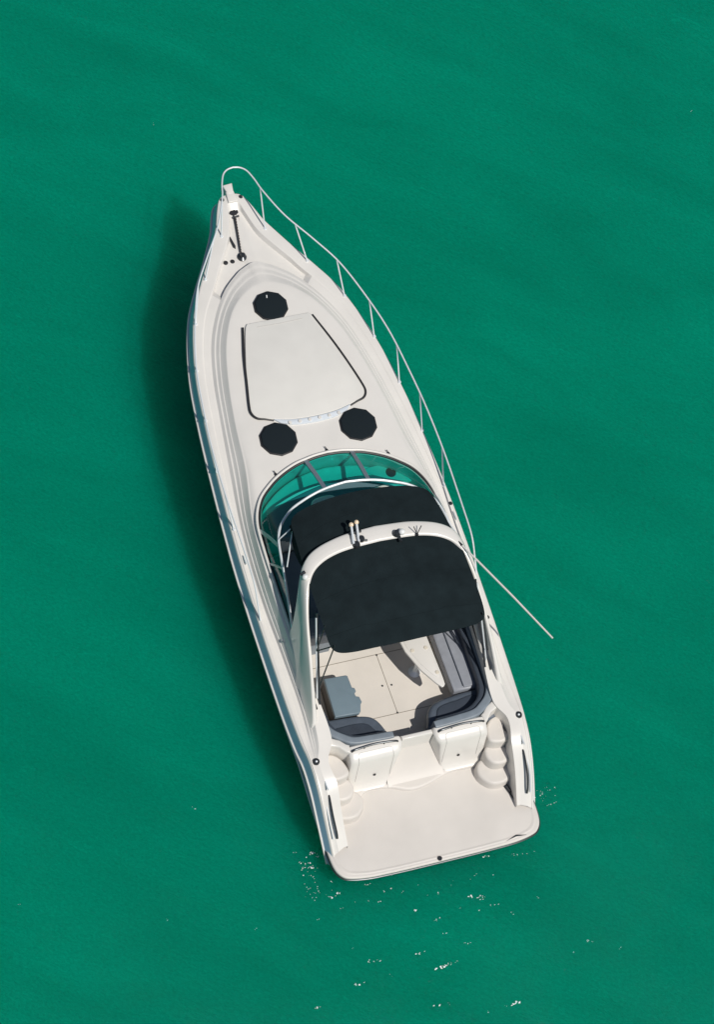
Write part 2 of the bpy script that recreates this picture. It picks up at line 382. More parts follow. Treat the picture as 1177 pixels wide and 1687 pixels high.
tp = transom_block(-1.22, -.28, None); ts = transom_block(.28, 1.22, None)
# quarter mouldings closing the corner between side deck and transom
for sg in (-1, 1):
    q = [(1.17, 1.95), (1.19, 1.80), (1.26, 1.84), (1.35, 1.95), (1.48, 2.01), (1.58, 1.97), (1.625, 1.85), (1.665, 1.80), (1.66, 1.92), (1.52, 2.16), (1.46, 2.16), (1.30, 2.07), (1.22, 1.98)]
    MB().prism([(x * sg, y) for x, y in q], .46, 1.362, .03, 4).build('quarter_moulding', GEL, yacht)
# gate in the transom walkway with the sloped recess behind it
gt = MB().prism([(-.275, 1.83), (.275, 1.83), (.275, 1.91), (-.275, 1.91)], .7, 1.345, .03, 4).build('transom_gate', GEL, yacht)
rc = MB(); rows = []
for x in (-.50, -.285, .285, .50):
    rows.append([Vector((x, y, z)) for y, z in ((1.90, .46), (1.90, 1.12), (1.84, 1.0), (1.78, .90), (1.68, .74), (1.56, .60), (1.46, .53), (1.40, .50))])
rc.grid(rows); rc.build('walkway_floor', PLATM, yacht, smooth=60)
def seam(pts, r=.005, parent=None, m_=SEAM, name='seam'):
    return MB().tube(pts, r, 5).build(name, m_, parent)
for sg, t in ((-1, tp), (1, ts)):
    side = [(1.55, .70), (1.583, .87), (1.637, 1.225), (1.662, 1.274), (1.70, 1.302), (1.75, 1.330)]
    loop = [(1.08, y - .003, z + .002) for y, z in side] + [(1.04, 1.775, 1.344), (.52, 1.775, 1.344)] + [(.47, y - .003, z + .002) for y, z in reversed(side)]
    seam([Vector((x * sg, y, z)) for x, y, z in loop], .0032, t, SEAML, 'hatch_seam')
    MB().lathe((sg * .75, 1.563, .80), [(.001, .012), (.022, .012), (.026, 0)], 14, Vector((0, -1, .15))).build('drain_cap', RUBR, t)
    g = MB(); g.tube(cat([(sg * 1.17, 1.82, 1.355), (sg * 1.12, 1.82, 1.40), (sg * .78, 1.845, 1.405), (sg * .42, 1.82, 1.40), (sg * .36, 1.82, 1.355)], 6), .016, 8)
    for xx in (.95, .6): g.tube([(sg * xx, 1.83, 1.35), (sg * xx, 1.83, 1.40)], .01, 6)
    g.build('grab_rail', DSTEEL, t)

# ------------------------------------------------------------------ cockpit
floor = MB().prism([(-1.53, 1.9), (1.53, 1.9), (1.56, 4.7), (1.5, 5.9), (-1.5, 5.9), (-1.56, 4.7)], .55, .70, .003, 1).build('cockpit_floor', NONSKID, yacht, smooth=0)
for a, b in (((-1.5, 3.70), (1.5, 3.70)), ((.03, 3.70), (.03, 2.575)), ((-1.5, 2.575), (1.5, 2.575))):
    s = MB(); w_ = .005
    if a[0] == b[0]: s.box(a[0] - w_, a[0] + w_, b[1], a[1], .695, .7035, .001)
    else: s.box(a[0], b[0], a[1] - w_, a[1] + w_, .695, .7035, .001)
    s.build('hatch_seam', SEAM, floor, smooth=0)
for x, y in ((-.06, 3.12), (.10, 3.10), (.03, 2.585), (.03, 3.69)):
    MB().lathe((x, y, .70), [(.001, .008), (.016, .008), (.018, 0)], 12).build('latch', DSTEEL, floor)

def band(path, w, z0, z1, m_, name, parent, bev=.03, lean=0.0):
    """upholstered strip: w = half width, rounded top edge, swept along a plan path"""
    pts = cat([(*p, 0) for p in path], 6); rows = []; N = len(pts)
    for i, p in enumerate(pts):
        t = (pts[min(i + 1, N - 1)] - pts[max(i - 1, 0)]).normalized(); nn = Vector((-t.y, t.x, 0))
        e = 1.0 if 0 < i < N - 1 else .9
        r = [(-w, z0)]
        for k in range(5): a = k / 4 * math.pi / 2; r.append((-w + bev * (1 - math.cos(a)), z1 - bev + bev * math.sin(a)))
        for k in range(5): a = (1 - k / 4) * math.pi / 2; r.append((w - bev * (1 - math.cos(a)), z1 - bev + bev * math.sin(a)))
        r.append((w, z0))
        rows.append([p + nn * (d * e + lean * (z - z0)) + Vector((0, 0, z)) for d, z in r])
    g = MB().grid(rows); n = len(rows[0]); g.f.append(tuple(range(n))); g.f.append(tuple(len(g.v) - n + i for i in range(n)))
    return g.build(name, m_, parent, smooth=60)
def cushion(out, z0, z1, m_, name, parent, bev=.05, sub=4, seamr=True):
    o2 = [(p.x, p.y) for p in cat([(*q, 0) for q in out], sub, True)] if sub else out
    return MB().prism(o2, z0, z1, bev, 5).build(name, m_, parent, smooth=60)
# port aft seat
pa = MB().prism([(-1.5, 2.50), (-.72, 2.46), (-.53, 2.36), (-.46, 2.15), (-.44, 1.93), (-1.5, 1.93)], .70, .93, .02).build('seat_base', CREAM, yacht)
cp = cushion([(-1.48, 2.36), (-1.48, 2.56), (-1.1, 2.56), (-.72, 2.52), (-.52, 2.43), (-.41, 2.22), (-.37, 1.95), (-.7, 1.93), (-1.3, 1.95), (-1.48, 2.1)], .90, 1.10, SLATE, 'seat_cushion', yacht, .06)
cushion([(-1.36, 2.36), (-1.0, 2.40), (-.72, 2.37), (-.60, 2.25), (-.55, 2.02), (-1.1, 2.0), (-1.34, 2.2)], 1.06, 1.118, NAVY, 'seat_panel', cp, .03)
bp_ = band([(-1.50, 2.75), (-1.49, 2.45), (-1.41, 2.25), (-1.24, 2.10), (-1.08, 2.005), (-.8, 1.975), (-.40, 1.955)], .065, .9, 1.385, VINYL, 'backrest', yacht)
band([(-1.40, 2.62), (-1.38, 2.40), (-1.29, 2.24), (-1.14, 2.13), (-1.0, 2.07), (-.78, 2.045), (-.48, 2.03)], .035, .95, 1.335, NAVY, 'shade_bolster', yacht)  # navy strip paints the shade on the backrest's inner face
# starboard L seat
MB().prism([(.42, 1.93), (.42, 2.22), (.55, 2.35), (.85, 2.42), (1.02, 2.6), (1.02, 5.0), (1.55, 5.0), (1.55, 1.93)], .70, .93, .02).build('seat_base', CREAM, yacht)
cs = cushion([(.34, 1.97), (.36, 2.20), (.45, 2.38), (.62, 2.47), (.9, 2.51), (1.35, 2.53), (1.56, 2.5), (1.56, 1.97), (.9, 1.94)], .90, 1.12, SLATE, 'seat_cushion', yacht, .075)
cushion([(.50, 2.06), (.53, 2.26), (.64, 2.36), (.95, 2.40), (1.30, 2.42), (1.4, 2.1), (.95, 2.03)], 1.08, 1.14, NAVY, 'seat_panel', cs, .03)
c2 = MB().prism([(.96, 2.56), (1.56, 2.56), (1.56, 4.95), (.96, 4.95)], .90, 1.115, .05, 5).build('seat_cushion', VINYL2, yacht, smooth=60)
MB().prism([(1.145, 2.59), (1.56, 2.59), (1.56, 4.92), (1.145, 4.92)], 1.09, 1.14, .025, 4).build('seat_panel', VINYL2, c2, smooth=60)
band([(1.525, 4.95), (1.53, 3.8), (1.52, 2.75), (1.49, 2.42), (1.40, 2.23), (1.24, 2.09), (1.08, 2.005), (.8, 1.975), (.34, 1.955)], .07, .9, 1.385, VINYL, 'backrest', yacht)
bl = band([(1.41, 4.9), (1.41, 3.8), (1.40, 2.75), (1.37, 2.46), (1.28, 2.27), (1.14, 2.15), (.98, 2.08), (.78, 2.05), (.42, 2.035)], .05, .95, 1.33, NAVY, 'shade_bolster', yacht)  # starboard backrest's inner shade, likewise put into the navy colour
MB().tube([(1.14, 2.62, 1.118), (1.14, 4.9, 1.118)], .012, 6).build('piping', NAVY, c2)
# pale coaming trim and grab rails on the inner coamings
for sg in (-1, 1):
    MB().tube(cat([(sg * 1.545, 3.85, 1.58), (sg * 1.505, 3.75, 1.63), (sg * 1.495, 3.2, 1.56), (sg * 1.49, 2.75, 1.50), (sg * 1.51, 2.62, 1.44)], 6), .014, 8).build('grab_rail', DSTEEL, yacht)
MB().tube([(-1.50, 2.85, .98), (-1.47, 2.6, .98), (-1.44, 2.52, .98)], .05, 10).build('hand_hold', CREAM, yacht)
# table on a pedestal
tb = bpy.data.objects.new('cockpit_table', None); C.objects.link(tb); tb.parent = yacht; tb.location = (.55, 3.3, .7)
def local(mb, o):
    mb.v = [v - o.location for v in mb.v]; return mb
tout = [(.74, 2.60), (.70, 2.585), (.62, 2.68), (.45, 2.96), (.30, 3.35), (.24, 3.8), (.26, 4.1), (.72, 4.1), (.75, 3.6), (.77, 2.75), (.765, 2.63)]
local(MB().prism(tout, 1.325, 1.36, .012, 3), tb).build('table_top', GEL, tb)
local(MB().prism([(.72, 2.80), (.68, 2.76), (.61, 2.84), (.47, 3.08), (.35, 3.4), (.30, 3.8), (.68, 3.8), (.70, 3.3)], 1.357, 1.368, .004, 2), tb).build('table_leaf', GEL, tb)
for x, y in ((.70, 2.86), (.66, 3.34), (.42, 3.34)):
    local(MB().lathe((x, y, 1.366), [(.001, .014), (.028, .014), (.036, .004), (.036, 0)], 16), tb).build('cup_recess', CREAM, tb)
local(MB().lathe((.56, 3.24, .70), [(.001, .05), (.04, .05), (.04, .63), (.07, .63)], 18).lathe((.56, 3.24, .70), [(.11, 0), (.105, .02), (.05, .05), (.04, .06)], 20), tb).build('pedestal', STEEL, tb)

# forward cockpit: dash inside the windshield, helm, companion lounge
ib = []
for i in range(NH):
    if WBh[i].y > 5.75 and frac(i) > 8: ib.append(lip(.09, 0)(i))
hal = [(p.x, p.y) for p in ib]
dout = [(hal[0][0], 5.72)] + hal + [(-x, y) for x, y in reversed(hal)][1:] + [(-hal[0][0], 5.72)]
dash = MB().prism(dout, .70, 1.66, .05, 4, top=lambda x, y: (y - 6.9) * .06).build('dashboard', GEL, yacht, smooth=50)
hm = cat([(.36, 5.98, 0), (.48, 6.20, 0), (.80, 6.30, 0), (1.14, 6.24, 0), (1.34, 6.04, 0), (1.34, 5.74, 0), (.8, 5.70, 0), (.36, 5.72, 0)], 5, True)
helm = MB().prism([(p.x, p.y) for p in hm], 1.5, 1.75, .06, 5).build('helm_console', GEL, yacht, smooth=60)
MB().prism([(p.x, p.y) for p in cat([(-1.44, 5.74, 0), (-1.43, 6.08, 0), (-1.1, 6.30, 0), (-.5, 6.50, 0), (.1, 6.60, 0), (.62, 6.58, 0), (1.06, 6.42, 0), (1.42, 6.12, 0), (1.44, 5.74, 0)], 4, True)], 1.5, 1.662, .03, 3, top=lambda x, y: 0).build('dash_shade_pad', mat('teal_grey_shade', (.10, .17, .20), .6), dash)  # dark slab whose colour paints the canopy's shade onto the aft dash
MB().prism([(p.x, p.y) for p in cat([(.62, 6.66, 0), (.9, 6.70, 0), (1.22, 6.54, 0), (1.40, 6.30, 0), (1.2, 6.34, 0), (.9, 6.46, 0)], 5, True)], 1.6, 1.668, .015, 3).build('vent_moulding', GEL, dash)
MB().lathe((1.065, 6.52, 1.66), [(.001, .02), (.05, .02), (.055, .035), (.08, .035), (.095, .0)], 22).build('defroster_vent', RUBR, dash)
MB().prism([(p.x, p.y) for p in cat([(-.52, 5.98, 0), (-.50, 6.20, 0), (-.40, 6.30, 0), (-.12, 6.31, 0), (-.02, 6.2, 0), (-.0, 5.98, 0)], 4, True)], 1.5, 1.74, .04, 4).build('door_frame', GEL, dash)
MB().prism([(-.42, 5.96), (-.40, 6.16), (-.34, 6.21), (-.16, 6.21), (-.08, 6.16), (-.06, 5.96)], 1.6, 1.752, .01, 3).build('companionway', RUBR, dash)
MB().prism([(-1.50, 4.35), (-.75, 4.35), (-.72, 5.70), (-1.46, 5.70)], .70, 1.05, .03).build('lounge_base', CREAM, yacht)
lo = MB().prism([(-1.50, 4.33), (-.73, 4.33), (-.70, 5.70), (-1.46, 5.70)], 1.03, 1.18, .05, 5).build('lounge_cushion', VINYL, yacht, smooth=60)
MB().prism([(-1.50, 3.95), (-.75, 3.95), (-.75, 4.32), (-1.50, 4.32)], .70, 1.42, .08, 5).build('lounge_backrest', VINYL, yacht, smooth=60)
hs = MB().prism([(.38, 4.55), (1.30, 4.55), (1.30, 5.05), (.38, 5.05)], .95, 1.25, .07, 5).build('helm_seat', VINYL2, yacht, smooth=60)
MB().prism([(.38, 4.43), (1.30, 4.43), (1.30, 4.58), (.38, 4.58)], 1.2, 1.65, .05, 5).build('seat_back', VINYL2, hs, smooth=60)
MB().lathe((.84, 4.8, .7), [(.15, 0), (.14, .02), (.05, .05), (.05, .28)], 18).build('seat_post', STEEL, hs)
wh = MB(); wh.tube([Vector((.85 + .19 * math.cos(a), 5.62 + .19 * math.sin(a) * .5, 1.66 + .19 * math.sin(a) * .86)) for a in [k * math.pi / 12 for k in range(24)]], .014, 8, closed=True)
for a in (.5, 2.6, 4.7): wh.tube([(.85, 5.66, 1.64), (.85 + .19 * math.cos(a), 5.62 + .095 * math.sin(a), 1.66 + .163 * math.sin(a))], .012, 6)
wh.build('steering_wheel', RUBR, helm)

# ------------------------------------------------------------------ windshield
TOP = {9: (1.44, 5.42, 2.30), 10: (1.32, 5.66, 2.31), 11: (1.07, 5.89, 2.32), 12: (.80, 6.02, 2.32), 13: (.56, 6.10, 2.33), 14: (.37, 6.145, 2.33), 15: (.2, 6.17, 2.33), 21: (0, 6.19, 2.33),
       8: (1.50, 5.08, 2.27), 7: (1.55, 4.6, 2.17), 6: (1.585, 3.95, 1.80)}
tp_pts = [TOP[k] for k in (6, 7, 8, 9, 10, 11, 12, 13, 14, 15, 21)]
Tt = cat(tp_pts, 10)
bt_pts = [WB[k] for k in (6, 7, 8, 9, 10, 11, 12, 13, 14, 15, 21)]
Bb = [Vector((p.x, p.y, p.z)) for p in cat(bt_pts, 10)]
def bb(k, d=.03, dz=.02):
    a = Bb[max(0, k - 1)]; b = Bb[min(len(Bb) - 1, k + 1)]; t = Vector((b.x - a.x, b.y - a.y, 0)).normalized()
    nrm = Vector((-t.y, t.x, 0)); q = Bb[k] + nrm * d * 1.0; q.z += dz
    if k == len(Bb) - 1: q.x = 0
    return q
Bi = [bb(k) for k in range(len(Bb))]
ws = bpy.data.objects.new('windshield', None); C.objects.link(ws); ws.parent = yacht
UB = ushape(Bi); UT = ushape(Tt); NU = len(UB)
fr_ = MB(); fr_.tube([p for p in UB], .024, 8); fr_.build('lower_frame', RUBR, ws)
fo = MB(); fo.tube([p + Vector((0, 0, .012)) for p in ushape([bb(k, -.012, .016) for k in range(len(Bb))])], .026, 8); fo.build('base_moulding', GEL, ws)
fr_ = MB(); fr_.tube(UT, .022, 8); fr_.build('top_frame', STEEL, ws)
kc = (NU - 1) // 2
def half_index_for_x(x):   # starboard index whose base x is nearest
    best = min(range(kc, NU), key=lambda k: abs(UB[k].x - x) + (0 if UB[k].y > 6 else 9)); return best
iM = half_index_for_x(.41) - kc
cuts = [0, 16, 26, kc - iM, kc + iM, NU - 1 - 26, NU - 1 - 16, NU - 1]
for a, b in zip(cuts[:-1], cuts[1:]):
    g = MB(); rows = []
    for t in (0, .25, .5, .75, 1): rows.append([UB[k].lerp(UT[k], t) + Vector((0, 0, .018 * math.sin(math.pi * t))) for k in range(a, b + 1)])
    g.grid(rows); g.build('glass_pane', GLASS, ws, smooth=60)
for k, wd in ((kc - iM, .035), (kc + iM, .035), (26, .038), (NU - 27, .038), (16, .022), (NU - 17, .022)):
    a, b = UB[k], UT[k]; mb = MB(); t = (b - a).normalized(); sd = (UB[min(k + 1, NU - 1)] - UB[k - 1]).normalized(); nn = t.cross(sd).normalized()
    if nn.z < 0: nn = -nn
    q = []
    for p in (a, a.lerp(b, .5) + Vector((0, 0, .02)), b):
        q.append([p - sd * wd - nn * .01, p - sd * wd + nn * .026, p + sd * wd + nn * .026, p + sd * wd - nn * .01])
    mb.grid(q, closed=True); mb.build('mullion', ALU, ws, smooth=20)
for x, y, z in ((-.99, 6.78, 1.945), (.01, 7.03, 1.96), (1.04, 6.74, 1.945)):
    f = MB(); f.prism([(x - .022, y - .012), (x + .022, y - .012), (x + .014, y + .02), (x - .014, y + .02)], z - .02, z + .025, .006)
    f.tube([(x, y, z + .02), (x - .02, y + .06, z + .035)], .008, 6); f.build('wiper_pivot', RUBR, ws)
# canopy side struts behind the port and starboard side glass
for sg in (-1, 1):
    s = MB(); s.tube([(sg * 1.45, 5.40, 2.32), (sg * 1.22, 5.46, 2.56)], .011, 6); s.tube([(sg * 1.22, 5.46, 2.56), (sg * 1.50, 4.84, 2.40)], .012, 6)
    s.tube([(sg * 1.45, 5.36, 2.30), (sg * 1.55, 4.72, 2.26), (sg * 1.60, 4.05, 1.90)], .013, 6); s.build('canopy_strut', STEEL, yacht)
    s = MB(); s.tube([(sg * 1.585, 5.0, 1.86), (sg * 1.585, 4.4, 1.80), (sg * 1.57, 3.9, 1.71)], .016, 6); s.build('sliding_track', STEEL, yacht)

# ------------------------------------------------------------------ radar arch
arch = MB(); secs = []
hp = [ # x, z, y_front, y_aft, half thickness   (starboard side going up, then across)
    (1.655, 1.40, 3.98, 2.34, .055), (1.635, 1.55, 3.97, 2.47, .042), (1.60, 1.85, 3.99, 2.84, .032), (1.56, 2.15, 4.09, 3.24, .03), (1.515, 2.42, 4.24, 3.66, .028),
    (1.455, 2.62, 4.42, 3.98, .03), (1.37, 2.75, 4.60, 4.24, .04), (1.24, 2.82, 4.75, 4.44, .035), (1.05, 2.86, 4.85, 4.57, .033), (.8, 2.885, 4.92, 4.65, .033), (.5, 2.90, 4.97, 4.69, .033), (0, 2.91, 5.0, 4.71, .033)]
hh = cat([(p[0], p[1], p[2]) for p in hp], 5); ha = cat([(p[3], p[4], 0) for p in hp], 5)
half = []
for k in range(len(hh)):
    a = hh[max(0, k - 1)]; b = hh[min(len(hh) - 1, k + 1)]; t = Vector((b.x - a.x, 0, b.y - a.y)).normalized(); nrm = Vector((t.z, 0, -t.x)) # outward
    if nrm.z < 0 and hh[k].y > 2.7: nrm = -nrm
    if nrm.x < 0 and hh[k].y <= 2.7: nrm = -nrm
    c = Vector((hh[k].x, 0, hh[k].y)); yf, ya, th = hh[k].z, ha[k].x, ha[k].y; e = min(.04, (yf - ya) * .2)
    sec = [(yf, 0), (yf - e * .3, th * .7), (yf - e, th), (lerp(yf, ya, .42), th * 1.05), (lerp(yf, ya, .5), th * 1.5), (lerp(yf, ya, .58), th * 1.05), (ya + e, th), (ya + e * .3, th * .7), (ya, 0), (ya + e * .3, -th * .7), (ya + e, -th), (lerp(yf, ya, .5), -th), (yf - e, -th), (yf - e * .3, -th * .7)]
    rd = smooth01((2.6 - hh[k].y) / .6)
    half.append([c + nrm * (d if d <= th * 1.06 else lerp(th * 1.05, d, rd)) + Vector((0, y, 0)) for y, d in sec])
full = half + [[Vector((-p.x, p.y, p.z)) for p in r] for r in reversed(half[:-1])]
arch.grid(full, closed=True); arch = arch.build('radar_arch', GEL, yacht, smooth=45)
for sg in (-1, 1):    # recessed dark louvre and rail on the inner face of each leg
    MB().tube([(sg * 1.475, 2.70, 1.52), (sg * 1.43, 3.25, 2.15), (sg * 1.40, 3.75, 2.74)], .019, 8).build('side_rail', DSTEEL, arch)
    MB().tube([(sg * 1.505, 2.78, 1.60), (sg * 1.46, 3.30, 2.22), (sg * 1.42, 3.70, 2.70)], .013, 8).build('strut', STEEL, arch)
    MB().prism([(sg * (1.555), 2.62), (sg * (1.565), 3.0), (sg * (1.55), 3.0), (sg * 1.54, 2.62)], 1.40, 1.56, .004).build('leg_vent', DSTEEL, arch)
# fittings on the arch
def horn(parent):
    h = MB()
    for dx in (-.05, .05):
        h.tube([(-.40 + dx, 4.74, 2.985), (-.37 + dx, 5.05, 3.0)], [.018, .03], 10)
    h.build('trumpet', STEEL, parent)
hn = MB(); hn.lathe((-.42, 4.72, 2.93), [(.001, .06), (.05, .055), (.065, .02), (.065, 0)], 18); hn.lathe((-.31, 4.80, 2.93), [(.001, .075), (.045, .07), (.06, .03), (.06, 0)], 18)
hn.tube([(-.29, 4.77, 2.96), (-.22, 4.75, 2.96)], .02, 8); hn.box(-.48, -.27, 4.92, 4.95, 2.94, 2.99, .006)
hornb = hn.build('air_horn', DSTEEL, arch)
for dx, dy in ((0, 0), (.10, .025)):
    MB().tube([(-.47 + dx, 4.73 + dy, 2.97), (-.42 + dx, 5.03 + dy, 3.02)], [.022, .022], 10).build('trumpet', STEEL, hornb)
    MB().sphere((-.415 + dx, 5.055 + dy, 3.025), .042, 8).build('trumpet_mouth', WARM, hornb)
sp = MB(); sp.lathe((.30, 4.76, 2.93), [(.001, .08), (.05, .075), (.07, .03), (.06, 0)], 18); sp.tube([(.33, 4.72, 2.95), (.33, 4.60, 2.96)], .022, 8); spb = sp.build('searchlight', DSTEEL, arch)
MB().sphere((.385, 4.755, 2.99), .058, 8).build('lens', GLASSD, spb)
va = MB(); va.lathe((.64, 4.68, 2.92), [(.001, .03), (.025, .03), (.03, 0)], 12)
va.tube([(.64, 4.68, 2.94), (.58, 4.76, 3.08)], .008, 6); va.tube([(.64, 4.68, 2.94), (.72, 4.76, 3.06)], .008, 6); va.build('vee_aerial', DSTEEL, arch)
for sg in (-1,):
    MB().sphere((-1.40, 4.40, 2.82), .055, 8).build('anchor_light', GLASSD, arch); MB().tube([(-1.44, 4.48, 2.76), (-1.36, 4.50, 2.80)], .03, 8).build('light_bracket', DSTEEL, arch)
an = MB(); an.tube([(1.30, 4.50, 2.80), (1.36, 4.36, 2.82)], .022, 8); anb = an.build('antenna_mount', DSTEEL, arch)
MB().tube([(1.355, 4.37, 2.82), (1.50, 4.05, 2.84), (1.88, 3.25, 2.83), (2.285, 2.40, 2.78)], [.013, .017, .017, .015], 8).build('whip_antenna', GEL, anb)

# ------------------------------------------------------------------ canvas tops
def canopy(name, out, zf, thick=.012, nu=60):
    """cloth between a rear and a front curve: out(u,v)->x,y with u across, v along; zf(u,v)"""
    top = []; bot = []
    for j in range(nu + 1):
        v = j / nu; r = []; b = []
        for i in range(nu + 1):
            u = -1 + 2 * i / nu; x, y = out(u, v); z = zf(u, v)
            z += .010 * noise.noise(Vector((x * 2.4, y * 2.4, 3))) + .004 * noise.noise(Vector((x * 7, y * 5, 1)))
            r.append(Vector((x, y, z))); b.append(Vector((x * .995, y, z - thick)))
        top.append(r); bot.append(b)
    g = MB(); g.grid(top); g.grid(bot)
    edge = [top[0][i] for i in range(nu + 1)] + [top[j][nu] for j in range(1, nu + 1)] + [top[nu][i] for i in range(nu - 1, -1, -1)] + [top[j][0] for j in range(nu - 1, 0, -1)]
    eb = [bot[0][i] for i in range(nu + 1)] + [bot[j][nu] for j in range(1, nu + 1)] + [bot[nu][i] for i in range(nu - 1, -1, -1)] + [bot[j][0] for j in range(nu - 1, 0, -1)]
    g.grid([edge, eb], closed=True)
    return g.build(name, CLOTH, yacht, smooth=60)
def sq(u, v, cr=.16):
    """map unit square to a rounded square"""
    a = 2 * v - 1
    k = 9.0; n_ = (abs(u) ** k + abs(a) ** k) ** (1 / k); m_ = max(abs(u), abs(a), 1e-6)
    s = m_ / max(n_, 1e-6); return u * s, (a * s + 1) / 2
def rear_out(u, v):
    u, v = sq(u, v)
    yr = 2.93 + .04 * u * u; yfr = 4.74 - .26 * abs(u) ** 2.4
    hx = 1.37; return u * hx, lerp(yr, yfr, v)
def rear_z(u, v): 
    u, v = sq(u, v); return 2.87 - .10 * abs(u) ** 3 - .10 * max(0, 1 - v / .6) ** 2 - .02 * math.sin(v * math.pi * 2) ** 2 * (1 - u * u) + .0
def front_out(u, v):
    u, v = sq(u, v)
    yr = 4.95 - .50 * abs(u) ** 2.2; yfr = 5.80 - .16 * abs(u) ** 2
    return u * lerp(1.36, 1.25, v), lerp(yr, yfr, v)
def front_z(u, v):
    u, v = sq(u, v); return 2.83 - .14 * v ** 2 - .10 * abs(u) ** 4 - .015 * math.sin(v * math.pi) * (1 - u * u)
c1 = canopy('rear_canopy', rear_out, rear_z); tag(c1, 'large black canvas top behind the arch')
c2_ = canopy('front_canopy', front_out, front_z); tag(c2_, 'black canvas top in front of the arch')
for nm, cc, of, zf, vv in (('a', c1, rear_out, rear_z, (.22, .62)), ('b', c2_, front_out, front_z, (.5,))):
    for v in vv:
        pts = []
        for k in range(41):
            u = -.97 + 1.94 * k / 40; x, y = of(u, v); pts.append((x, y, zf(u, v) + .010 * noise.noise(Vector((x * 2.4, y * 2.4, 3))) + .004 * noise.noise(Vector((x * 7, y * 5, 1))) + .001))
        MB().tube(pts, .006, 5).build('canvas_seam', CLOTH, cc)
# side drop of the front canopy and hem tubes
for sg in (-1, 1):
    g = MB(); rows = []
    for t in (0, .35, .7, 1): rows.append([Vector((sg * (lerp(1.235, 1.33, k / 14) + .03 * t), lerp(5.5, 4.55, k / 14), lerp(2.62, 2.72, k / 14) - .22 * t * math.sin(math.pi * min(1, .15 + k / 14 * .9)))) for k in range(15)])
    g.grid(rows); g.build('side_flap', CLOTH, c2_, smooth=60)
    f = MB(); f.tube([(sg * 1.30, 3.12, 2.76), (sg * 1.47, 3.30, 2.30)], .011, 6); f.tube([(sg * 1.30, 3.12, 2.76), (sg * 1.50, 2.85, 1.85)], .012, 6); f.tube([(sg * 1.34, 3.5, 2.78), (sg * 1.47, 3.30, 2.30)], .011, 6)
    f.build('canopy_bow', DSTEEL, c1)

# ------------------------------------------------------------------ bow rail
rail = [(1.945, 4.42, 1.47), (1.95, 4.62, 1.64), (1.955, 4.95, 1.87), (1.96, 5.5, 1.95), (1.97, 6.5, 2.02), (1.94, 7.4, 2.07), (1.87, 8.15, 2.12), (1.76, 8.95, 2.18), (1.57, 9.66, 2.24), (1.31, 10.38, 2.30),
        (.98, 10.92, 2.36), (.62, 11.46, 2.41), (.38, 11.98, 2.46), (.30, 12.25, 2.47), (.22, 12.44, 2.48), (.12, 12.53, 2.48), (0, 12.56, 2.48)]
rc_ = cat(rail, 8); U = ushape(rc_)
brail = MB().tube(U, .0140, 8).build('bow_rail', STEEL, yacht)
def rail_at(y):
    best = min((p for p in rc_), key=lambda p: abs(p.y - y)); return best
def sheer_at(y):
    for i in range(NH - 1):
        if Sh[i].y <= y <= Sh[i + 1].y:
            return Sh[i].lerp(Sh[i + 1], (y - Sh[i].y) / (Sh[i + 1].y - Sh[i].y))
posts = [(.405, 11.62, 12.08), (.945, 10.84, 11.24), (1.375, 10.02, 10.42), (1.635, 9.13, 9.58), (1.775, 8.16, 8.66), (1.87, 7.18, 7.66), (1.90, 6.10, 6.60)]
for sg in (-1, 1):
    for px, py, ty in posts:
        t = rail_at(ty); s = sheer_at(py); m_ = MB()
        m_.tube([(sg * px, py, s.z), (sg * t.x, t.y, t.z)], .0125, 8)
        m_.lathe((sg * px, py, s.z + .004), [(.001, .025), (.024, .022), (.032, .006), (.032, 0)], 12)
        m_.build('stanchion', STEEL, brail)
    m_ = MB(); m_.lathe((sg * .17, 12.33, 1.835), [(.001, .03), (.03, .028), (.04, .0)], 12); m_.tube([(sg * .17, 12.33, 1.84), (sg * .24, 12.42, 2.47)], .0125, 8) if False else None
    m_.build('rail_foot', DSTEEL, brail)

# ------------------------------------------------------------------ foredeck fittings
def surf(x, y):
    """height of the coachroof top near (x,y)"""
    k = interp(y, [6.2, 7.0, 8.5, 10.4], [1.94, 1.95, 1.957, 1.92]); return k
def ktop(y): return interp(y, [7, 8, 9, 10], [1.94, 1.945, 1.95, 1.935])
def hatch(x, y, r, n=10, rot=.2):
    o = [(x + r * math.cos(rot + k * 2 * math.pi / n), y + r * .97 * math.sin(rot + k * 2 * math.pi / n)) for k in range(n)]
    o1 = [(x + (r + .022) * math.cos(rot + k * 2 * math.pi / n), y + (r + .022) * .97 * math.sin(rot + k * 2 * math.pi / n)) for k in range(n)]
    z = ktop(y)
    f = MB().prism(o1, z - .03, z + .028, .01).build('deck_hatch', RUBR, yacht)
    MB().prism(o, z, z + .05, .022, 4).build('hatch_cover', MESHM, f); return f
hatch(-.04, 9.99, .29); hatch(-.735, 7.42, .315); hatch(.705, 7.40, .315)
MB().tube([(-.07, 10.14, 1.99), (-.06, 10.19, 1.995)], .012, 6).build('hatch_knob', GLASSD, yacht)
